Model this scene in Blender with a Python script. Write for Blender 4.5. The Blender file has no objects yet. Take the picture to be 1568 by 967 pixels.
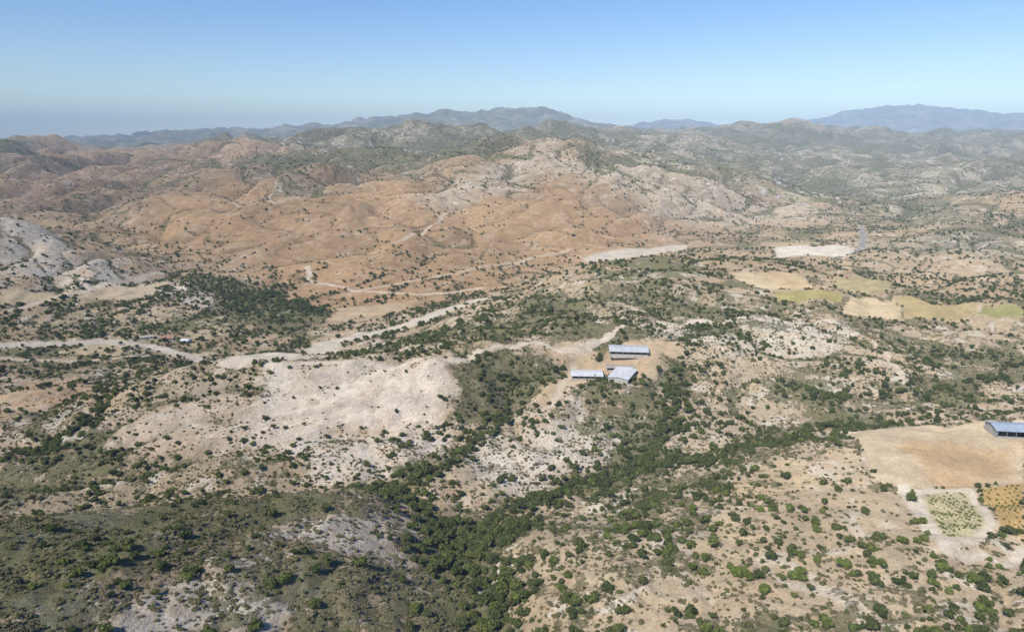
import bpy, math, numpy as np
from mathutils import Vector
# ------------------------------------------------------------------
# Survey: every station is sighted from the drone's position with a theodolite-like reading
# (column, row, ground distance) and converted to a WORLD point; the terrain is interpolated through
# these world points, and all ground features are real world-space outlines lying on that terrain.
# ------------------------------------------------------------------
CT="""0,967,135 150,967,145 300,967,150 450,967,158 600,967,168 740,967,182 820,967,172 900,967,162 1050,967,155 1200,967,150 1400,967,150 1568,967,150
0,880,160 200,880,170 400,880,178 550,880,190 700,880,222 760,880,215 850,880,195 1000,880,185 1200,880,178 1400,880,178 1568,880,182
0,820,180 200,820,195 400,820,205 550,820,220 690,820,258 760,820,250 850,820,225 1000,820,215 1200,820,205 1400,820,205 1568,820,215
0,797,200 200,782,220 350,767,235 550,748,262 640,765,300 0,810,270 200,790,285 350,775,280 500,762,295
340,752,305 590,735,318 150,765,320 0,755,330 0,690,385 100,690,370 200,690,360 350,690,350 500,690,350 640,690,352
200,640,395 400,640,380 550,640,380 650,640,385 300,590,420 450,600,405 600,600,405 690,600,410
240,580,435 300,560,440 410,553,435 560,552,435 700,550,435 750,532,455 790,520,465 850,528,455 130,620,425 0,620,450
760,640,395 820,590,425 700,700,345 850,640,390 850,700,350 800,745,320 900,740,330 1000,700,355 1040,640,390 1050,580,435 950,620,400
1100,700,345 1200,680,360 1350,650,385 1500,620,420 800,775,300 1150,620,410 1300,600,430 1450,580,450 1568,570,460 1150,560,460 1350,540,490 1568,530,510
1450,690,290 1568,680,295 1300,665,310 1568,645,325 1400,655,315 1568,630,370 1200,700,290 1200,740,262 1050,760,262 950,800,250 1400,750,250 1568,740,255 1500,800,225 1300,760,248
940,565,432 985,530,462 900,540,448 1020,560,445 700,520,520 620,535,500 560,545,480 450,565,520 300,575,520 550,545,560
720,500,580 850,490,580 1000,490,560 1200,490,570 1400,500,560 1568,490,570 850,450,700 760,470,690 950,440,690 1080,430,700 1190,430,710 1300,450,650 1400,470,610 1568,475,600
850,430,770 950,405,800 1080,388,850 1200,400,810 1300,425,760 1450,450,690 1568,460,680 950,415,950 1100,400,1000 1250,420,950 1450,455,780 1350,420,960 1450,420,950 1568,430,850 1320,385,1180
0,528,660 150,524,670 380,545,625 500,525,665 600,505,715 660,480,790 730,458,860 850,425,1000 950,392,1200 1040,376,1330 1200,385,1230 1320,360,1450
0,560,590 150,580,520 0,590,520 250,560,560 400,470,820 250,470,800 100,480,760 0,490,740
0,430,850 0,380,940 0,323,1030 60,342,1060 150,385,1040 230,410,1010 330,430,960 100,430,880 0,345,1300 100,385,1200
350,420,1030 450,442,930 600,447,910 700,440,940 800,420,1020 880,400,1150 150,395,1200 1100,372,1380 1180,340,1700
250,370,1300 450,380,1150 600,390,1120 750,390,1130 900,370,1300 1000,350,1500 200,320,1650 400,320,1500 600,330,1400 750,320,1500 900,310,1600 1050,310,1750
300,280,2000 450,275,1850 600,270,1850 750,265,1900 850,250,2050 950,255,2050 390,236,2500 700,238,2200 800,229,2200 890,224,2250 1000,241,2200 1060,256,2100 1130,285,1980 1190,318,1880 890,244,3000 1050,266,2900
60,330,1700 100,290,2400 0,290,2000 0,250,2700 0,212,3300 60,224,3300 200,250,3000 250,240,3600 130,236,3500
420,224,3200 530,210,3700 640,197,4000 760,199,4200 850,201,4200 940,207,4300 560,240,3000 650,234,3100 800,228,3300
1250,300,2400 1400,300,2300 1250,260,3200 1450,260,3200 1568,260,3200 1100,235,3800 1250,230,4800 1450,225,5000 1568,230,4800 1100,215,5200
1568,290,1800 1450,308,1850 1568,340,1450 1450,350,1500 1380,330,1800 1568,380,1150
990,206,5500 1080,200,6500 1180,186,6500 1240,189,6500 1300,203,6500 1400,200,7000 1568,206,7000 1180,215,9000 1400,220,9500 1568,220,9500 700,217,7500 300,232,6500 500,228,6500 100,236,6500 0,234,6500
0,222,11000 60,220,12000 150,212,12000 220,204,12000 300,200,12000 400,201,12000 480,193,12000 560,184,12000 620,178,12000 680,175,12000 740,168,12000 830,169,12000 900,185,12000 960,203,12000 1100,212,12000 1300,212,12000 1500,212,12000
0,222,18000 400,215,18000 800,205,18000 990,194,18000 1020,178,18000 1080,192,18000 1200,203,18000 1290,179,18000 1370,160,18000 1460,169,18000 1530,182,18000 1568,184,18000
0,222,30000 400,222,30000 800,222,30000 1200,222,30000 1568,222,30000"""
cp,sp=math.cos(math.radians(14.4)),math.sin(math.radians(14.4))
def ray(u,v):
    w=483-v
    return (u-784)/1045., (1045*cp+w*sp)/1045., (-1045*sp+w*cp)/1045.
C=[]
for tok in CT.split():
    u,v,y=map(float,tok.split(','))
    us=[u]
    if u<=0: us.append(u-600)
    if u>=1568: us.append(u+600)
    for uu in us:
        d=ray(uu,v); s=y/d[1]; C.append((d[0]*s,y,d[2]*s))
C+=[(0,60,-125),(-80,60,-118),(80,60,-125),(0,100,-128),(-200,-50,-120),(200,-50,-120),(0,0,-125)]
C=np.array(C,float)
def keys(x,y):
    r=np.maximum(np.hypot(x,y),60.); return np.arctan2(x,y),np.log(r),r
ct,cl,cr=keys(C[:,0],C[:,1])
sc=lambda r:1+r/1500.
c2=0.06**2
A=np.sqrt((ct[:,None]-ct[None])**2+(cl[:,None]-cl[None])**2+c2)
n=len(C)
M=np.zeros((n+1,n+1)); M[:n,:n]=A-np.eye(n)*0.004; M[n,:n]=1; M[:n,n]=1
W=np.linalg.solve(M,np.append(C[:,2]/sc(cr),0))
def hsh(ix,iy,s):
    k=(ix*374761393+iy*668265263+s*144269504)&0xffffffff
    k=((k^(k>>13))*1274126177)&0xffffffff
    return ((k^(k>>16))&0xffffffff)/4294967296.
def gn(x,y,s=0):
    xi=np.floor(x).astype(np.int64); yi=np.floor(y).astype(np.int64)
    fx=x-xi; fy=y-yi
    def g(dx,dy):
        a=hsh(xi+dx,yi+dy,s)*6.2831853
        return np.cos(a)*(fx-dx)+np.sin(a)*(fy-dy)
    u=fx*fx*fx*(fx*(fx*6-15)+10); v=fy*fy*fy*(fy*(fy*6-15)+10)
    a=g(0,0)*(1-u)+g(1,0)*u; b=g(0,1)*(1-u)+g(1,1)*u
    return (a*(1-v)+b*v)*1.5
def fbm(x,y,lam,o=4,s=0):
    t=0;a=1;m=0
    for i in range(o):
        t=t+a*gn(x/lam,y/lam,s+i*7); m+=a; a*=.5; lam/=2.03
    return t/m
ss=lambda a,b,x:(lambda t:t*t*(3-2*t))(np.clip((x-a)/(b-a),0,1))
PADS=[]
LAMS=[1500,700,330,150,70,32,15,7]
MIDK=[.4,1.2,2.0,1.6,.8,.5,.5,.5]
NEARK=[1,1,1,1,1.2,1.2,1.1,1]
def warp(x,y): return x+fbm(x,y,160,2,50)*50+fbm(x,y,600,2,52)*120, y+fbm(x,y,160,2,60)*50+fbm(x,y,600,2,62)*120
def height(x,y):
    x=np.asarray(x,float);y=np.asarray(y,float)
    sh=x.shape; x=x.ravel();y=y.ravel()
    out=np.empty_like(x)
    for i in range(0,len(x),20000):
        t,l,r=keys(x[i:i+20000],y[i:i+20000])
        K=np.sqrt((t[:,None]-ct[None])**2+(l[:,None]-cl[None])**2+c2)
        out[i:i+20000]=(K@W[:n]+W[n])*sc(r)
    r=np.maximum(np.hypot(x,y),60.)
    amp=0.2+.8*np.maximum(ss(-199,-180,out),ss(3000,5000,r))
    mid=ss(900,1300,r)
    wx,wy=warp(x,y)
    for j,lam in enumerate(LAMS):
        w=ss(2.5,6,r/lam)*amp*((1-mid)*NEARK[j]+mid*MIDK[j])
        bb=np.abs(gn(wx/lam,wy/lam,90+j))*2.2
        out=out+w*lam*0.055*(bb-.62)
    for px,py,R_,R2,zc in PADS:
        w=1-ss(R_,R2,np.hypot(x-px,y-py)); out=out*(1-w)+zc*w
    return out.reshape(sh)
def gully(x,y):
    r=np.hypot(x,y); wx,wy=warp(x,y); o=0
    for j in (1,2,3,4):
        lam=LAMS[j]; bb=np.abs(gn(wx/lam,wy/lam,90+j))*2.2
        o=np.maximum(o,ss(.22,.02,bb)*ss(3,6,r/lam)*ss(45,25,r/lam))
    return o
REG={
'brown_hills':[(0,225),(200,225),(420,222),(640,260),(900,230),(1100,280),(1190,330),(1060,372),(900,400),(760,445),(640,470),(450,455),(330,425),(230,395),(90,350),(0,325)],
'orange_hill':[(100,345),(240,300),(390,265),(560,290),(750,262),(860,285),(960,340),(880,395),(760,440),(450,445),(330,410),(170,385)],
'burnt':[(0,245),(200,235),(380,245),(300,285),(160,310),(60,335),(0,325)],
'chalk_crest':[(640,300),(800,238),(900,232),(1050,262),(1180,318),(1150,350),(1000,320),(850,280),(700,300)],
'dark_ridge':[(380,250),(640,204),(940,214),(700,236),(560,260),(430,290)],
'left_white':[(0,335),(60,350),(200,405),(300,430),(330,470),(100,430),(0,430)],
'left_fields':[(0,430),(300,430),(400,480),(380,540),(0,560)],
'tree_band':[(300,420),(370,425),(480,475),(450,510),(350,490)],
'quarry_river':[(890,395),(930,383),(1050,374),(1055,380),(960,395),(900,403)],
'quarry':[(1185,378),(1230,375),(1310,382),(1300,390),(1190,395)],
'ridge_green':[(640,530),(720,490),(860,440),(960,410),(1040,395),(1100,410),(960,460),(840,500),(740,520)],
'plot_white':[(400,562),(480,556),(680,558),(698,622),(650,690),(580,650),(520,650),(440,690),(375,690)],
'plot_left':[(200,640),(330,590),(400,580),(380,680),(170,690)],
'plot_low':[(480,650),(640,650),(700,680),(600,730),(470,735)],
'plot_foot':[(230,690),(470,680),(470,745),(340,760),(60,770),(0,740),(60,700)],
'plot_green':[(690,555),(770,535),(850,545),(780,600),(750,650),(700,640)],
'fore_green':[(0,802),(350,770),(550,752),(450,800),(300,830),(0,920)],
'mid_chalk':[(700,700),(850,640),(1000,640),(950,720),(800,760),(700,740)],
'farmyard':[(860,540),(930,522),(1020,520),(1040,550),(980,590),(850,605)],
'scarp':[(1000,490),(1210,486),(1300,500),(1280,540),(1100,530),(1000,505)],
'basin':[(960,215),(1568,215),(1568,400),(1330,340),(1200,330),(1100,275),(960,238)],
'f1':[(1115,417),(1145,415),(1240,440),(1180,442)],
'f2':[(1160,418),(1220,417),(1270,440),(1245,442)],
'f3':[(1185,445),(1290,447),(1290,462),(1190,460)],
'f4':[(1300,455),(1370,455),(1380,485),(1290,480)],
'f5':[(1372,455),(1500,462),(1490,485),(1385,487)],
'f6':[(1505,467),(1568,470),(1568,488),(1495,480)],
'f7':[(1280,424),(1380,432),(1360,445),(1275,440)],
'lf1':[(0,440),(120,446),(70,462),(0,466)],'lf2':[(150,440),(260,430),(230,455),(120,455)],'lf3':[(0,585),(110,580),(180,600),(60,640),(0,640)],'lf4':[(520,470),(640,462),(600,480),(500,490)],
'bare_field':[(1280,665),(1500,652),(1568,670),(1568,740),(1400,745),(1340,735)],
'bare_orange':[(1400,690),(1568,670),(1568,735),(1450,740)],
'vine_pad':[(1398,748),(1490,746),(1525,800),(1500,835),(1438,838)],
'vine':[(1412,757),(1482,752),(1510,800),(1490,820),(1450,820)],
'vine_orange':[(1500,747),(1568,738),(1568,830),(1530,800)],
'spur_bare':[(1130,720),(1280,690),(1380,760),(1390,830),(1300,967),(950,967),(1080,850)],
'fore_white':[(130,967),(190,920),(330,880),(420,930),(400,967)],
'fore_white2':[(480,800),(560,770),(620,800),(600,850),(500,860)],
'P_river':[(375,548),(430,542),(500,525),(600,505),(660,483),(735,458)],
'P_valleyroad':[(-60,530),(0,528),(150,523),(230,530),(300,548),(380,549)],
'P_valleyroad2':[(0,548),(120,552),(250,545),(330,540)],
'P_gully1':[(740,966),(700,830),(650,775),(600,750)],
'P_gully2':[(720,860),(800,775),(900,745),(1000,715),(1100,700),(1200,675),(1350,650)],
'P_gully3':[(900,742),(1000,690),(1040,620),(1050,570)],
'P_gully4':[(620,738),(690,700),(760,640),(800,590),(850,550)],
'P_gully5':[(0,700),(80,680),(150,640),(160,600)],
'P_gully6':[(1200,600),(1350,600),(1450,600),(1568,560)],
'P_hillroad':[(470,408),(475,430),(550,445),(640,450),(740,440)],
'P_hillroad2':[(575,385),(620,365),(660,345),(690,325)],
'P_hillroad3':[(540,445),(680,420),(800,400),(870,380)],
'P_hillroad4':[(300,300),(420,310),(560,305),(690,290),(800,290)],
'P_leftroad':[(0,478),(130,445),(250,418)],
'P_ridgeroad':[(410,556),(540,554),(700,553),(755,530),(800,523),(860,535),(900,530),(1010,494),(1200,492)],
'P_farmtrack':[(885,545),(870,580),(840,620),(800,650)],
'P_slopetrack':[(1340,520),(1360,545),(1385,580)],
'P_asphalt':[(1318,345),(1322,365),(1320,380),(1305,388)],
'P_eastroad':[(1320,380),(1400,395),(1500,380),(1568,372)],
'P_fieldroad':[(1290,662),(1480,652),(1568,647)],
'P_vineroad':[(1395,745),(1438,838),(1500,838),(1530,858),(1568,842)],
'trees':[(1325,785),(1280,808),(1250,812),(1300,830),(1335,842),(1380,830),(1348,865),(1290,868),(1340,893),(1172,907),(1145,885),(1080,858),(1060,940),(1345,935),(1265,955),(1430,895),(1490,890),(428,893),(635,935),(285,887),(1395,765),(1415,800),(1305,520),(387,680),(412,686),(450,683),(375,725),(860,655),(910,690),(1130,880)],
'buildings':[(962,539),(950,556),(903,579),(946,578),(1545,664),(258,520),(285,524),(225,518)],
}
lo=np.geomspace(60,22000,2500)
def sight(u,v):
    d=ray(u,v); g=height(lo*d[0],lo*d[1])-lo*d[2]
    k=np.where(g>0)[0]
    if len(k)==0: return None
    k=k[0]
    if k==0: return (lo[0]*d[0],lo[0]*d[1])
    f=g[k-1]/(g[k-1]-g[k]); s=lo[k-1]+f*(lo[k]-lo[k-1])
    return (s*d[0],s*d[1])
R={k:[p for p in [sight(*q) for q in v] if p] for k,v in REG.items()}
B=R['buildings']
hB=[float(height(*b)) for b in B]
for i in (0,2,3): PADS.append((*B[i],14,32,hB[i]+.3))
PADS.append((*B[4],14,30,hB[4]))
# ---------- region fields ----------
def sdpoly(x,y,P,closed=True):
    d=np.full(x.shape,1e18); ins=np.zeros(x.shape,bool); m=len(P)
    for i in range(m if closed else m-1):
        ax,ay=P[i]; bx,by=P[(i+1)%m]; ex,ey=bx-ax,by-ay
        t=np.clip(((x-ax)*ex+(y-ay)*ey)/(ex*ex+ey*ey+1e-9),0,1)
        d=np.minimum(d,(x-ax-ex*t)**2+(y-ay-ey*t)**2)
        if closed and by!=ay:
            c=((ay>y)!=(by>y))&(x<(bx-ax)*(y-ay)/(by-ay)+ax); ins^=c
    d=np.sqrt(d); return np.where(ins,-d,d)
def mask(x,y,name,soft,hw=None):
    P=R[name]; a=np.array(P,float); r0=np.hypot(a[:,0],a[:,1]).mean(); s=soft*r0
    pad=4*s+(hw or 0)*2+8
    o=np.zeros(x.shape)
    k=np.where((x>a[:,0].min()-pad)&(x<a[:,0].max()+pad)&(y>a[:,1].min()-pad)&(y<a[:,1].max()+pad))[0]
    if len(k)==0: return o
    xx,yy=x[k],y[k]
    if hw and hw<6: xx=xx+fbm(xx,yy,60,2,11)*6; yy=yy+fbm(xx,yy,60,2,12)*6
    d=sdpoly(xx,yy,P,hw is None)
    if hw: d=d-hw
    if soft>.006: d=d+fbm(xx,yy,s*5,4,7)*s*3.6
    elif hw: d=d+fbm(xx,yy,25,3,9)*hw*.6
    o[k]=1-ss(-s,s,d); return o
ROAD=(.52,.46,.37)
PAINT=[ # name,color,veg,soft,strength,halfwidth,nobush
('basin',(.31,.285,.215),.50,.05,1,None,0),
('brown_hills',(.335,.25,.165),.23,.05,1,None,.35),
('orange_hill',(.355,.242,.135),.12,.06,.9,None,.5),
('burnt',(.25,.185,.12),.34,.05,.85,None,.3),
('chalk_crest',(.42,.365,.285),.32,.035,.9,None,0),
('dark_ridge',(.28,.255,.195),.60,.035,.9,None,0),
('left_fields',(.385,.32,.22),.31,.03,1,None,.2),
('left_white',(.53,.485,.41),.31,.02,1,None,.1),
('tree_band',(.28,.24,.15),.65,.02,1,None,0),
('ridge_green',(.35,.30,.20),.55,.03,1,None,.1),
('quarry_river',(.47,.43,.36),.02,.006,1,None,1),
('quarry',(.54,.50,.43),.0,.004,1,None,1),
('plot_foot',(.38,.32,.225),.46,.025,1,None,0),
('plot_left',(.47,.405,.32),.17,.025,1,None,.25),
('plot_white',(.58,.525,.445),.11,.014,1,None,.25),
('plot_low',(.54,.49,.42),.40,.02,1,None,0),
('plot_green',(.29,.24,.165),.70,.010,1,None,0),
('fore_green',(.27,.25,.135),.66,.02,1,None,0),
('mid_chalk',(.51,.47,.40),.42,.025,1,None,0),
('scarp',(.50,.46,.38),.33,.014,1,None,0),
('farmyard',(.46,.365,.25),.08,.018,.95,None,.8),
('spur_bare',(.44,.365,.255),.24,.02,1,None,.2),
('fore_white',(.48,.44,.37),.38,.04,1,None,0),('fore_white2',(.47,.42,.35),.36,.04,1,None,0),
('f1',(.50,.42,.28),0,.003,1,None,1),('f2',(.46,.37,.23),0,.003,1,None,1),('f3',(.34,.305,.14),.1,.003,1,None,1),
('f4',(.48,.40,.27),0,.003,1,None,1),('f5',(.38,.31,.17),.1,.003,1,None,1),('f6',(.29,.285,.125),.2,.003,1,None,1),('f7',(.35,.31,.18),.2,.004,1,None,1),
('lf1',(.50,.42,.28),.1,.005,.9,None,.8),('lf2',(.48,.40,.28),.1,.005,.9,None,.8),('lf3',(.42,.31,.20),.16,.014,.85,None,.5),('lf4',(.45,.36,.24),.1,.006,.9,None,.8),
('bare_field',(.50,.42,.30),0,.004,1,None,1),('bare_orange',(.46,.335,.195),0,.02,.8,None,1),
('vine_pad',(.53,.49,.41),0,.003,1,None,1),('vine',(.42,.39,.25),0,.003,1,None,1),('vine_orange',(.40,.29,.13),.1,.003,1,None,1),
('P_gully1',(.2,.18,.1),.85,.03,.9,7,0),('P_gully2',(.2,.18,.1),.8,.03,.9,5,0),('P_gully3',(.2,.18,.1),.8,.02,.9,5,0),('P_gully4',(.2,.18,.1),.72,.02,.8,3,0),('P_gully5',(.25,.21,.13),.7,.02,.8,3,0),('P_gully6',(.25,.21,.13),.66,.02,.8,3,0),
('P_river',(.50,.46,.39),.03,.006,1,16,1),('P_valleyroad',(.50,.46,.39),0,.005,1,8,1),('P_valleyroad2',(.49,.43,.34),0,.003,.9,4,1),
('P_hillroad',ROAD,0,.002,1,3.6,1),('P_hillroad2',ROAD,0,.002,1,3.6,1),('P_hillroad3',ROAD,0,.002,.7,3.5,1),('P_hillroad4',ROAD,0,.002,.7,5,1),('P_leftroad',ROAD,0,.002,1,4.5,1),
('P_ridgeroad',(.55,.50,.42),0,.003,1,2.6,1),('P_farmtrack',ROAD,0,.003,.9,1.8,1),('P_slopetrack',ROAD,0,.003,.9,1.6,1),('P_asphalt',(.24,.24,.235),0,.002,1,6,1),('P_eastroad',ROAD,0,.002,.8,4.5,1),('P_fieldroad',(.53,.49,.41),0,.003,1,2,1),('P_vineroad',(.53,.49,.42),0,.003,1,2,1)]
def paint(x,y):
    r=np.hypot(x,y); N=len(x)
    near=1-ss(550,900,r); far=ss(2300,3200,r)
    col=np.empty((N,3)); a=np.array([.43,.365,.265]);b=np.array([.37,.29,.19]);c=np.array([.28,.255,.195])
    col[:]=a*near[:,None]+b*((1-near)*(1-far))[:,None]+c*far[:,None]
    k=ss(330,270,r)*ss(60,-40,x); k=k[:,None]
    col=col*(1-k)+np.array([.35,.29,.20])*k
    veg=.43*near+.37*(1-near)*(1-far)+.56*far+.10*k[:,0]
    nb=.3*(1-near)*(1-far)
    for nm,cc,v,soft,st,hw,n_ in PAINT:
        m=mask(x,y,nm,soft,hw)*st
        col=col*(1-m[:,None])+np.array(cc)*m[:,None]; veg=veg*(1-m)+v*m; nb=nb*(1-m)+n_*m
    fl=ss(.75,.6,nb)
    gu=gully(x,y)*fl*ss(300,500,r)
    veg=np.clip(veg+.32*gu,0,1); col=col*(1-.22*gu[:,None])
    big=fbm(x,y,420,4,71)*ss(700,1200,r)*fl
    sm=fbm(x,y,110,3,72)*(1-ss(700,1100,r))*fl
    col=col*(1+.45*big[:,None]+.12*sm[:,None]); veg=np.clip(veg-.15*big-.30*sm,0,1)
    return col*np.array([1.10,1.045,.965]),veg,nb
# ---------- terrain ----------
na,nr=620,1150
th=np.linspace(-math.radians(52),math.radians(52),na); rr=np.geomspace(110,35000,nr)
TH,RR=np.meshgrid(th,rr); X=(RR*np.sin(TH)).ravel(); Y=(-100+RR*np.cos(TH)).ravel(); Z=height(X,Y)
me=bpy.data.meshes.new('terrain'); co=np.stack([X,Y,Z+200],-1)
i=np.arange(na*nr).reshape(nr,na); q=np.stack([i[:-1,:-1],i[:-1,1:],i[1:,1:],i[1:,:-1]],-1).reshape(-1,4)[:,::-1]
me.vertices.add(len(co)); me.vertices.foreach_set('co',co.ravel())
me.loops.add(q.size); me.loops.foreach_set('vertex_index',q.ravel()); me.polygons.add(len(q)); me.polygons.foreach_set('loop_start',np.arange(len(q))*4)
me.update(calc_edges=True); me.polygons.foreach_set('use_smooth',np.ones(len(q),bool))
col,veg,nb=paint(X,Y)
at=me.color_attributes.new('gcol','FLOAT_COLOR','POINT'); at.data.foreach_set('color',np.concatenate([col,veg[:,None]*1.0],1).ravel())
at=me.attributes.new('bare','FLOAT','POINT'); at.data.foreach_set('value',nb)
at=me.attributes.new('parcel','FLOAT','POINT'); at.data.foreach_set('value',np.clip(mask(X,Y,'left_fields',.03)+.8*mask(X,Y,'basin',.05),0,1)*(1-nb))
ob=bpy.data.objects.new('terrain',me); bpy.context.collection.objects.link(ob)
# ---------- material helper ----------
class NT:
    def __init__(s,name):
        s.m=bpy.data.materials.new(name); s.m.use_nodes=True; s.t=s.m.node_tree; s.t.nodes.clear()
        s.o=s.t.nodes.new('ShaderNodeOutputMaterial')
    def n(s,ty,ins={},**kw):
        k=s.t.nodes.new(ty)
        for a,b in kw.items(): setattr(k,a,b)
        for a,b in ins.items():
            if isinstance(b,bpy.types.NodeSocket): s.t.links.new(b,k.inputs[a])
            else: k.inputs[a].default_value=b
        return k
    def math(s,op,a,b=0.,c=0.,clamp=False): return s.n('ShaderNodeMath',{0:a,1:b,2:c},operation=op,use_clamp=clamp).outputs[0]
    def mix(s,f,a,b,bt='MIX'):
        return s.n('ShaderNodeMix',{0:f,6:a,7:b},data_type='RGBA',blend_type=bt).outputs[2]
    def mr(s,v,a,b,c=0.,d=1.): return s.n('ShaderNodeMapRange',{0:v,1:a,2:b,3:c,4:d},interpolation_type='SMOOTHSTEP').outputs[0]
    def grey(s,b): return s.n('ShaderNodeCombineColor',{0:b,1:b,2:b}).outputs[0]
    def noise(s,v,lam,det=6,ro=.6,dist=0.): return s.n('ShaderNodeTexNoise',{'Vector':v,'Scale':1./lam,'Detail':det,'Roughness':ro,'Distortion':dist}).outputs[0]
g=NT('ground_soil')
co_=g.n('ShaderNodeTexCoord').outputs['Object']
ga=g.n('ShaderNodeAttribute',attribute_name='gcol'); ba=g.n('ShaderNodeAttribute',attribute_name='bare').outputs['Fac']; pa=g.n('ShaderNodeAttribute',attribute_name='parcel').outputs['Fac']
nA=g.noise(co_,90,12,.72); nB=g.noise(co_,5,6,.7); nC=g.noise(co_,700,8,.6); nD=g.noise(co_,28,12,.7,1.2); nE=g.noise(co_,45,9,.66,.5); nF=g.noise(co_,1.2,4,.7); nG=g.noise(co_,14,8,.72); nH=g.noise(co_,9,8,.72,.8)
zz=g.n('ShaderNodeSeparateXYZ',{0:co_}).outputs[2]
ter=g.math('SINE',g.math('ADD',g.math('MULTIPLY',zz,1.15),g.math('MULTIPLY',nA,16.)))
ter=g.math('MULTIPLY',ter,g.mr(nC,.42,.6,.1,1.))
f=g.math('ADD',g.math('MULTIPLY',nA,.5),g.math('MULTIPLY',nG,.5)); f=g.math('ADD',f,g.math('MULTIPLY',g.math('SUBTRACT',nC,.5),.35)); f=g.math('ADD',f,g.math('MULTIPLY',g.math('SUBTRACT',nB,.5),.45))
f=g.math('ADD',f,g.math('MULTIPLY',ter,.022))
thr=g.math('ADD',.5,g.math('MULTIPLY',g.math('SUBTRACT',.5,ga.outputs['Alpha']),.42))
vm=g.mr(g.math('SUBTRACT',f,thr),-.012,.03)
notbare=g.math('SUBTRACT',1.,ba)
vm=g.math('MULTIPLY',vm,g.mr(ba,.6,.95,1.,.05))
soil=ga.outputs['Color']
vo=g.n('ShaderNodeTexVoronoi',{'Vector':co_,'Scale':1/75.,'Randomness':.9}); vcol=g.n('ShaderNodeSeparateColor',{0:vo.outputs['Color']})
pb=g.mr(vcol.outputs[0],.1,.9,.72,1.3)
soil=g.mix(g.math('MULTIPLY',pa,.85),soil,g.mix(1.,soil,g.n('ShaderNodeCombineColor',{0:pb,1:g.math('MULTIPLY',pb,g.mr(vcol.outputs[1],0,1,.94,1.05)),2:g.math('MULTIPLY',pb,.97)}).outputs[0],'MULTIPLY'))
soil=g.mix(g.math('MULTIPLY',g.mr(nE,.5,.66),g.math('MULTIPLY',notbare,.5)),soil,(.40,.27,.145,1))
soil=g.mix(g.math('MULTIPLY',g.mr(nH,.5,.62),g.math('MULTIPLY',g.mr(ba,.6,.95,1.,.1),.38)),soil,(.27,.19,.11,1))
soil=g.mix(g.math('MULTIPLY',g.mr(nD,.53,.6),g.math('MULTIPLY',g.math('POWER',notbare,1.6),.72)),soil,(.61,.555,.46,1))
b1=g.mr(nG,.3,.7,.82,1.14); soil=g.mix(1.,soil,g.grey(b1),'MULTIPLY')
b2=g.mr(nE,.3,.7,.90,1.08); soil=g.mix(1.,soil,g.grey(b2),'MULTIPLY')
vc=g.mix(g.mr(nB,.35,.65),(.09,.096,.042,1),(.20,.172,.10,1))
vc=g.mix(g.mr(nE,.4,.6),vc,(.14,.142,.062,1))
cc=g.mix(g.math('MULTIPLY',vm,.82),soil,vc)
cc=g.mix(1.,cc,g.grey(g.mr(nF,.3,.7,.84,1.13)),'MULTIPLY')
hb=g.math('ADD',g.math('MULTIPLY',nG,3.),g.math('ADD',nB,g.math('MULTIPLY',vm,.6)))
bp=g.n('ShaderNodeBump',{'Strength':.85,'Distance':1.8,'Height':hb})
bs=g.n('ShaderNodeBsdfDiffuse',{'Color':cc,'Roughness':1.,'Normal':bp.outputs[0]})
g.t.links.new(bs.outputs[0],g.o.inputs[0]); me.materials.append(g.m)
def leafmat(name,cols):
    k=NT(name); oi=k.n('ShaderNodeObjectInfo').outputs['Random']
    cr_=k.n('ShaderNodeValToRGB',{0:oi}); e=cr_.color_ramp.elements
    while len(e)<len(cols): e.new(.5)
    for i,c in enumerate(cols): e[i].position=i/(len(cols)-1); e[i].color=(*c,1)
    nz=k.noise(k.n('ShaderNodeTexCoord').outputs['Object'],.35,3,.6)
    c=k.mix(1.,cr_.outputs[0],k.grey(k.mr(nz,.3,.7,.6,1.35)),'MULTIPLY')
    d=k.n('ShaderNodeBsdfDiffuse',{'Color':c}); k.t.links.new(d.outputs[0],k.o.inputs[0]); return k.m
LM=leafmat('shrub_foliage',[(.065,.08,.03),(.082,.10,.034),(.115,.135,.04),(.088,.096,.042),(.135,.155,.044),(.074,.088,.034)])
LB=leafmat('olive_foliage',[(.10,.125,.035),(.135,.16,.042),(.16,.19,.048),(.088,.11,.04)])
TM=leafmat('dry_scrub',[(.12,.125,.054),(.20,.172,.095),(.14,.146,.06),(.26,.22,.13),(.10,.106,.048)])
VMt=leafmat('vine_leaves',[(.13,.16,.04),(.18,.20,.05),(.15,.15,.05)])
def simple(name,c,ro=.8,var=.15,lam=1.5):
    k=NT(name); nz=k.noise(k.n('ShaderNodeTexCoord').outputs['Object'],lam,6,.65)
    cc=k.mix(1.,(*c,1),k.grey(k.mr(nz,.3,.7,1-var,1+var)),'MULTIPLY')
    d=k.n('ShaderNodeBsdfPrincipled',{'Base Color':cc,'Roughness':ro}); k.t.links.new(d.outputs[0],k.o.inputs[0]); return k.m
BK=simple('bark',(.12,.09,.065),.95)
def mesh(name,V,F,mi,mats):
    m=bpy.data.meshes.new(name); m.from_pydata([tuple(v) for v in V],[],F)
    for a in mats: m.materials.append(a)
    m.polygons.foreach_set('material_index',mi); m.update(); return m
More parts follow.
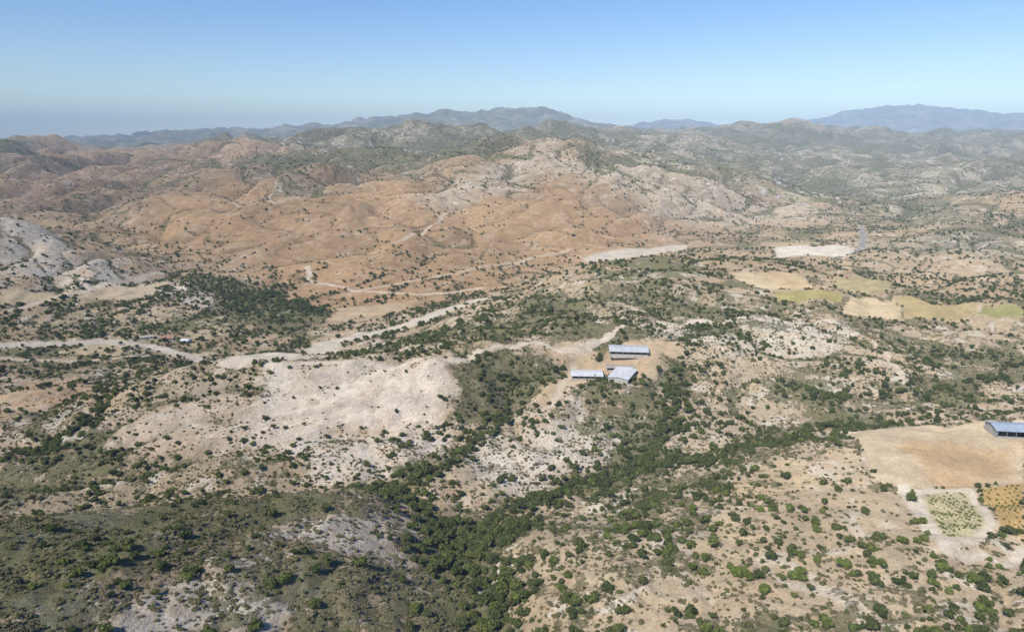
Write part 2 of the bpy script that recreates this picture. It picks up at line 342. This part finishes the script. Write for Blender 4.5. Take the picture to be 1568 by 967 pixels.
def plant(name,seed,nl,size,mats,nlobe=7,flat=.8,trunk=True,zc=.75):
    rg=np.random.RandomState(seed); V=[];F=[];mi=[]
    def tube(p,q,r1,r2):
        p=np.array(p);q=np.array(q);d=q-p;d/=np.linalg.norm(d);a=np.cross(d,[0.3,1,.1]);a/=np.linalg.norm(a);b=np.cross(d,a);o=len(V)
        for c,r in((p,r1),(q,r2)):
            for k in range(5):
                t=k*2*math.pi/5; V.append(c+r*(a*math.cos(t)+b*math.sin(t)))
        for k in range(5): F.append((o+k,o+(k+1)%5,o+5+(k+1)%5,o+5+k)); mi.append(1)
    L=[]
    for k in range(nlobe):
        a=rg.rand()*6.28; rad=(.15+.42*rg.rand()) if k else 0
        L.append((np.array([math.cos(a)*rad,math.sin(a)*rad,zc*(.75+.5*rg.rand())*(1-.3*rad)]),np.array([1,1,flat])*(.32+.24*rg.rand())))
    if trunk:
        tube((0,0,-.3),(0.03,.02,zc*.5),.09,.06)
        for c,_ in L[:5]: tube((0.03,.02,zc*.4),c,.05,.02)
    per=nl//nlobe
    for c,s in L:
        o=len(V)
        for la in (-.6,.3,1.0):
            for k in range(6):
                t=k*math.pi/3+la; V.append(c+s*.72*np.array([math.cos(la)*math.cos(t),math.cos(la)*math.sin(t),math.sin(la)])*(.85+.3*rg.rand()))
        V.append(c+s*np.array([0,0,.75]))
        for ring in range(2):
            for k in range(6): F.append((o+ring*6+k,o+ring*6+(k+1)%6,o+ring*6+6+(k+1)%6,o+ring*6+6+k)); mi.append(0)
        for k in range(6): F.append((o+12+k,o+12+(k+1)%6,o+18)); mi.append(0)
        for j in range(per):
            d=rg.normal(size=3); d/=np.linalg.norm(d)
            if d[2]<-.5: d[2]*=-1
            p=c+s*d*(.72+.42*rg.rand()**1.5)
            nrm=d+rg.normal(size=3)*.6; nrm/=np.linalg.norm(nrm); a=np.cross(nrm,rg.normal(size=3)); a/=np.linalg.norm(a); b=np.cross(nrm,a)
            z=size*(.5+rg.rand()); o=len(V)
            V.extend([p-a*z,p-b*z*.6,p+a*z,p+b*z*.6]); F.append((o,o+1,o+2,o+3)); mi.append(0)
    return mesh(name,V,F,mi,mats)
def coll(name,meshes):
    c=bpy.data.collections.new(name)
    for i,m in enumerate(meshes): c.objects.link(bpy.data.objects.new(name+'_%02d'%i,m))
    return c
SH=coll('shrub_kinds',[plant('shrub_mesh%d'%i,i,300,.13,[LM,BK],6+i%3,.7+.06*i) for i in range(6)])
HS=coll('far_shrub_kinds',[plant('far_shrub_mesh%d'%i,80+i,60,.24,[LM,BK],5,.7) for i in range(4)])
TF=coll('tuft_kinds',[plant('tuft_mesh%d'%i,20+i,70,.2,[TM,BK],5,.55,False,.3) for i in range(4)])
VN=coll('vine_kinds',[plant('vine_mesh%d'%i,40+i,90,.2,[VMt,BK],4,.8,True,.7) for i in range(3)])
OB=coll('olive_bush_kinds',[plant('olive_bush_mesh%d'%i,70+i,420,.11,[LB,BK],8,.85) for i in range(4)])
def scatter(name,x,y,s,c,sink=.05,nk=6,seed=0):
    rg=np.random.RandomState(seed+5); N=len(x); z=height(x,y)+200-sink*s
    m=bpy.data.meshes.new(name); m.vertices.add(N); m.vertices.foreach_set('co',np.stack([x,y,z],-1).ravel())
    a=m.attributes.new('scl','FLOAT_VECTOR','POINT'); a.data.foreach_set('vector',np.stack([s*(.85+.3*rg.rand(N)),s*(.85+.3*rg.rand(N)),s*(.75+.45*rg.rand(N))],-1).ravel())
    a=m.attributes.new('rot','FLOAT_VECTOR','POINT'); a.data.foreach_set('vector',np.stack([rg.normal(size=N)*.08,rg.normal(size=N)*.08,rg.rand(N)*6.28],-1).ravel())
    a=m.attributes.new('kind','INT','POINT'); a.data.foreach_set('value',rg.randint(0,nk,N).astype(np.int32))
    ob=bpy.data.objects.new(name,m); bpy.context.collection.objects.link(ob)
    ng=bpy.data.node_groups.new(name+'_gn','GeometryNodeTree'); ng.interface.new_socket('Geometry',in_out='INPUT',socket_type='NodeSocketGeometry'); ng.interface.new_socket('Geometry',in_out='OUTPUT',socket_type='NodeSocketGeometry')
    gi=ng.nodes.new('NodeGroupInput'); go=ng.nodes.new('NodeGroupOutput'); ip=ng.nodes.new('GeometryNodeInstanceOnPoints'); ci=ng.nodes.new('GeometryNodeCollectionInfo')
    ci.inputs['Collection'].default_value=c; ci.inputs['Separate Children'].default_value=True; ci.inputs['Reset Children'].default_value=True
    ip.inputs['Pick Instance'].default_value=True
    def na_(nm,ty):
        k=ng.nodes.new('GeometryNodeInputNamedAttribute'); k.data_type=ty; k.inputs['Name'].default_value=nm
        return [o for o in k.outputs if o.enabled and o.name=='Attribute'][0]
    l=ng.links.new; l(gi.outputs[0],ip.inputs['Points']); l(ci.outputs[0],ip.inputs['Instance']); l(na_('kind','INT'),ip.inputs['Instance Index']); l(na_('rot','FLOAT_VECTOR'),ip.inputs['Rotation']); l(na_('scl','FLOAT_VECTOR'),ip.inputs['Scale']); l(ip.outputs[0],go.inputs[0])
    md=ob.modifiers.new('scatter','NODES'); md.node_group=ng
    return ob
rg=np.random.RandomState(1)
def polar(N,r0,r1,p=2.):
    r=(r0**p+(r1**p-r0**p)*rg.rand(N))**(1/p); t=(rg.rand(N)*2-1)*math.radians(42); return r*np.sin(t),r*np.cos(t)
def accept(x,y,lam,k0,seed,k1=1.1,thin=0.):
    c,v,nb=paint(x,y); cl_=.5+fbm(x,y,lam,4,seed)*k1
    r=np.hypot(x,y); k=ss(340,270,r)*ss(80,-20,x)
    p=k0*np.clip(v*1.8-.14,0.04,1)*np.clip(cl_*1.6-.2,0.02,1.4)*(1-thin*k)
    return (rg.rand(len(x))<p)&(nb<.7)
x,y=polar(120000,110,640,1.6); k=accept(x,y,18,1.,31); scatter('scrub_tufts',x[k],y[k],.5+.9*rg.rand(k.sum())**1.6,TF,.05,4,1)
x,y=polar(66000,120,1150,1.5); k=accept(x,y,40,.95,32,1.5,.75); scatter('shrubs',x[k],y[k],.8+2.1*rg.rand(k.sum())**2,SH,.1,6,2)
x,y=polar(130000,800,4200,1.4); k=accept(x,y,130,.7,33,1.5); scatter('hillside_shrubs',x[k],y[k],1.3+2.3*rg.rand(k.sum()),HS,.1,4,3)
gx=[];gy=[];gs=[]
for nm,N,w in(('P_gully1',430,8),('P_gully2',520,6),('P_gully3',310,6),('P_gully4',150,4),('P_gully5',110,5),('P_gully6',150,6)):
    P=np.array(R[nm],float); seg=np.hypot(*np.diff(P,axis=0).T); cs=np.append(0,np.cumsum(seg)); t=rg.rand(N)*cs[-1]
    ww=w*(.4+1.4*np.abs(fbm(t,t*0+5,60,2,8))*2)
    gx.append(np.interp(t,cs,P[:,0])+rg.normal(size=N)*ww+fbm(t,t*0,45,2,3)*18); gy.append(np.interp(t,cs,P[:,1])+rg.normal(size=N)*ww); gs.append(1.2+2.4*rg.rand(N)**1.5)
P=np.array(R['tree_band'],float); N=3000
bx=P[:,0].min()+rg.rand(N)*np.ptp(P[:,0]); by=P[:,1].min()+rg.rand(N)*np.ptp(P[:,1]); k=(mask(bx,by,'tree_band',.03)>rg.rand(N))&(rg.rand(N)<np.clip(.1+fbm(bx,by,90,3,77)*1.2,0.04,.5))
gx.append(bx[k]);gy.append(by[k]);gs.append(2.2+2.5*rg.rand(k.sum()))
vx,vy=polar(8000,560,1050); k=(vx<-20)&(accept(vx,vy,80,.6,36,1.8)); gx.append(vx[k]);gy.append(vy[k]);gs.append(2+2.6*rg.rand(k.sum()))
gx,gy,gs=map(np.concatenate,(gx,gy,gs)); scatter('gully_trees',gx,gy,gs,SH,.05,6,4)
x,y=polar(3400,140,430); k=(y*.05<x)&(x>20)&accept(x,y,35,.9,41,1.4)&(height(x,y)>-158); scatter('olive_bushes',x[k],y[k],1.0+1.3*rg.rand(k.sum()),OB,.05,4,9)
def rows(name,poly,ang,dr,dp):
    P=np.array(R[poly],float); c=P.mean(0); n_=np.arange(-90,90); A_,B_=np.meshgrid(n_*dr,n_*dp); A_=A_.ravel();B_=B_.ravel()+rg.normal(size=A_.size)*.2
    ca,sa=math.cos(ang),math.sin(ang); x=c[0]+A_*ca-B_*sa; y=c[1]+A_*sa+B_*ca
    k=(sdpoly(x,y,R[poly])<-1)&(rg.rand(len(x))<.8); return scatter(name,x[k],y[k],.4+.4*rg.rand(k.sum()),VN,.05,3,7)
rows('vineyard','vine',.35,2.4,1.3); rows('vineyard','vine_orange',.2,2.6,1.8)
TMs=[plant('olive_tree_mesh%d'%i,60+i,1500,.075,[LB,BK],9,.85) for i in range(4)]
for i,(tx,ty) in enumerate(R['trees']):
    o=bpy.data.objects.new('olive_tree',TMs[i%4]); bpy.context.collection.objects.link(o); s=1.9+.9*rg.rand()
    o.location=(tx,ty,float(height(tx,ty))+200-.1*s); o.scale=(s,s,s*.95); o.rotation_euler=(0,0,rg.rand()*6)
# ---------- buildings ----------
def roofmat(name,c):
    k=NT(name); tc=k.n('ShaderNodeTexCoord').outputs['Object']; wv=k.n('ShaderNodeTexWave',{'Vector':tc,'Scale':1.1,'Distortion':0.},bands_direction='X').outputs[1]
    nz=k.noise(tc,3,6,.65); b=k.math('MULTIPLY',k.mr(wv,0,1,.88,1.05),k.mr(nz,.35,.7,1.08,.8))
    cc=k.mix(1.,(*c,1),k.grey(b),'MULTIPLY')
    d=k.n('ShaderNodeBsdfPrincipled',{'Base Color':cc,'Roughness':.7,'Specular IOR Level':.25}); k.t.links.new(d.outputs[0],k.o.inputs[0]); return k.m
RW=roofmat('sheet_roof_white',(.66,.65,.62)); RB=roofmat('sheet_roof_grey',(.56,.56,.54)); RR_=roofmat('sheet_roof_weathered',(.42,.36,.29)); RBL=roofmat('sheet_roof_blue',(.36,.42,.47))
WL=simple('rendered_block_wall',(.46,.42,.35)); DK=simple('dark_opening',(.03,.03,.03)); ST=simple('steel_post',(.25,.25,.25),.5); TR=simple('terracotta_roof',(.36,.18,.11))
def box(V,F,x0,x1,y0,y1,z0,z1):
    o=len(V); V+= [(x0,y0,z0),(x1,y0,z0),(x1,y1,z0),(x0,y1,z0),(x0,y0,z1),(x1,y0,z1),(x1,y1,z1),(x0,y1,z1)]
    F+=[(o,o+3,o+2,o+1),(o+4,o+5,o+6,o+7),(o,o+1,o+5,o+4),(o+1,o+2,o+6,o+5),(o+2,o+3,o+7,o+6),(o+3,o,o+4,o+7)]
def shed(name,x,y,L,Wd,H,rot,roof,rise=1.3,openf=True):
    e=bpy.data.objects.new(name,None); bpy.context.collection.objects.link(e); e.location=(x,y,float(height(x,y))+200); e.rotation_euler=(0,0,math.radians(rot))
    def part(nm,V,F,mat):
        m=mesh(name+'_'+nm,V,F,[0]*len(F),[mat]); o=bpy.data.objects.new(nm,m); bpy.context.collection.objects.link(o); o.parent=e
    l,w=L/2,Wd/2; V=[];F=[]
    box(V,F,-l,l,w-.2,w,-1.5,H); box(V,F,-l,-l+.2,-w,w-.2,-1.5,H); box(V,F,l-.2,l,-w,w-.2,-1.5,H)
    if openf: box(V,F,-l+.2,l-.2,-w,-w+.2,-1.5,1.0)
    else: box(V,F,-l+.2,l-.2,-w,-w+.2,-1.5,H)
    for sx in(-l,l-.2):
        o=len(V); V+=[(sx,-w,H),(sx,w,H),(sx,0,H+rise),(sx+.2,-w,H),(sx+.2,w,H),(sx+.2,0,H+rise)]; F+=[(o,o+2,o+1),(o+3,o+4,o+5),(o,o+3,o+5,o+2),(o+1,o+2,o+5,o+4)]
    part('walls',V,F,WL)
    V=[];F=[]; ov=.6; k=rise/w
    for s in(-1,1):
        o=len(V); z1=H-ov*k+.05
        for xx in(-l-ov,l+ov):
            V+=[(xx,0,H+rise+.06),(xx,s*(w+ov),z1),(xx,s*(w+ov),z1-.1),(xx,0,H+rise-.04)]
        F+=[(o,o+1,o+5,o+4),(o+1,o+2,o+6,o+5),(o+2,o+3,o+7,o+6),(o,o+3,o+2,o+1),(o+4,o+5,o+6,o+7)]
    part('roof',V,F,roof)
    V=[];F=[]; nb_=max(3,int(L/4))
    if openf:
        for i in range(nb_+1):
            xx=-l+.3+(L-.6)*i/nb_; box(V,F,xx-.12,xx+.12,-w-.15,-w-.003,-1.5,H-.05)
        part('posts',V,F,ST)
    else:
        for i in range(nb_):
            xx=-l+L*(i+.5)/nb_
            if i==nb_//2: box(V,F,xx-.55,xx+.55,-w-.03,-w-.003,0,2.1)
            else: box(V,F,xx-.6,xx+.6,-w-.03,-w-.003,1,2.2)
        part('door_and_windows',V,F,DK)
    return e
shed('livestock_shed',*B[0],26,15,3.0,-6,RB,.9); shed('livestock_shed',B[1][0],B[1][1]+1,18,7,2.6,-4,RR_,.5); shed('livestock_shed',B[2][0]-2,B[2][1],20,12,2.8,-3,RW,.7); shed('livestock_shed',B[3][0]+3,B[3][1],22,13,3.2,66,RW,.9)
shed('storage_barn',*B[4],17,11,4,-8,RBL,1.4)
shed('farmhouse',*B[5],11,8,3.2,10,TR,1.5,False); shed('farmhouse',*B[6],9,7,3,-20,RW,1.,False); shed('farmhouse',*B[7],12,7,3,25,RR_,1.,False)
V=[];F=[];mi=[]
hx,hy=polar(2600,1700,5200); k=(mask(hx,hy,'basin',.03)>.6)&(fbm(hx,hy,900,2,55)>.08); hx=hx[k];hy=hy[k]; hz_=height(hx,hy)+200
for x_,y_,z_ in zip(hx,hy,hz_):
    l,w,h=4+3*rg.rand(),3.5+2.5*rg.rand(),3+3*rg.rand()
    box(V,F,x_-l,x_+l,y_-w,y_+w,z_-3,z_+h); mi+=[0]*6
    o=len(V); V+=[(x_-l-.3,y_-w-.3,z_+h+.02),(x_+l+.3,y_-w-.3,z_+h+.02),(x_+l+.3,y_+w+.3,z_+h+.02),(x_-l-.3,y_+w+.3,z_+h+.02),(x_-l,y_,z_+h+1.6),(x_+l,y_,z_+h+1.6)]
    F+=[(o,o+1,o+5,o+4),(o+2,o+3,o+4,o+5),(o,o+4,o+3),(o+1,o+2,o+5)]; mi+=[1]*4 if rg.rand()<.5 else [0]*4
WH=simple('whitewash',(.55,.52,.47)); vm_=mesh('village_houses',V,F,mi,[WH,TR]); bpy.context.collection.objects.link(bpy.data.objects.new('village_houses',vm_))
# ---------- haze, sky, sun, camera ----------
bpy.ops.mesh.primitive_cube_add(size=1,location=(0,0,0)); hz=bpy.context.object; hz.name='atmosphere_haze'; hz.scale=(50000,50000,2000)
hm=bpy.data.materials.new('haze'); hm.use_nodes=True; nt=hm.node_tree; nt.nodes.clear()
o=nt.nodes.new('ShaderNodeOutputMaterial'); vs=nt.nodes.new('ShaderNodeVolumeScatter'); va=nt.nodes.new('ShaderNodeVolumeAbsorption'); ad=nt.nodes.new('ShaderNodeAddShader')
hc=(.54,.76,1,1); D=6e-5
vs.inputs['Color'].default_value=hc; vs.inputs['Density'].default_value=D; vs.inputs['Anisotropy'].default_value=-.42
va.inputs['Color'].default_value=hc; va.inputs['Density'].default_value=D
nt.links.new(vs.outputs[0],ad.inputs[0]); nt.links.new(va.outputs[0],ad.inputs[1]); nt.links.new(ad.outputs[0],o.inputs['Volume']); hz.data.materials.append(hm)
SA,SE=math.radians(-143),math.radians(47)
w=bpy.data.worlds.new('World'); bpy.context.scene.world=w; w.use_nodes=True
sk=w.node_tree.nodes.new('ShaderNodeTexSky'); sk.sky_type='NISHITA'; sk.sun_disc=False; sk.sun_elevation=SE; sk.sun_rotation=SA; sk.dust_density=.2; sk.ozone_density=2.0; sk.air_density=1.0
hs=w.node_tree.nodes.new('ShaderNodeHueSaturation'); hs.inputs['Saturation'].default_value=1.3; hs.inputs['Hue'].default_value=.515
w.node_tree.links.new(sk.outputs[0],hs.inputs['Color']); w.node_tree.links.new(hs.outputs[0],w.node_tree.nodes['Background'].inputs[0]); w.node_tree.nodes['Background'].inputs[1].default_value=.15
sl=bpy.data.lights.new('sun','SUN'); sl.energy=5; sl.color=(1,.955,.87); sl.angle=math.radians(.5); so=bpy.data.objects.new('sun',sl); bpy.context.collection.objects.link(so)
so.rotation_euler=Vector((math.sin(SA)*math.cos(SE),math.cos(SA)*math.cos(SE),math.sin(SE))).to_track_quat('Z','Y').to_euler()
cd=bpy.data.cameras.new('camera'); cam=bpy.data.objects.new('camera',cd); bpy.context.collection.objects.link(cam)
cam.location=(0,0,200); cam.rotation_euler=(math.radians(75.6),0,0); cd.lens=36*1045/1568; cd.clip_end=100000; cd.clip_start=1
bpy.context.scene.camera=cam
bpy.context.scene.view_settings.view_transform='Standard'
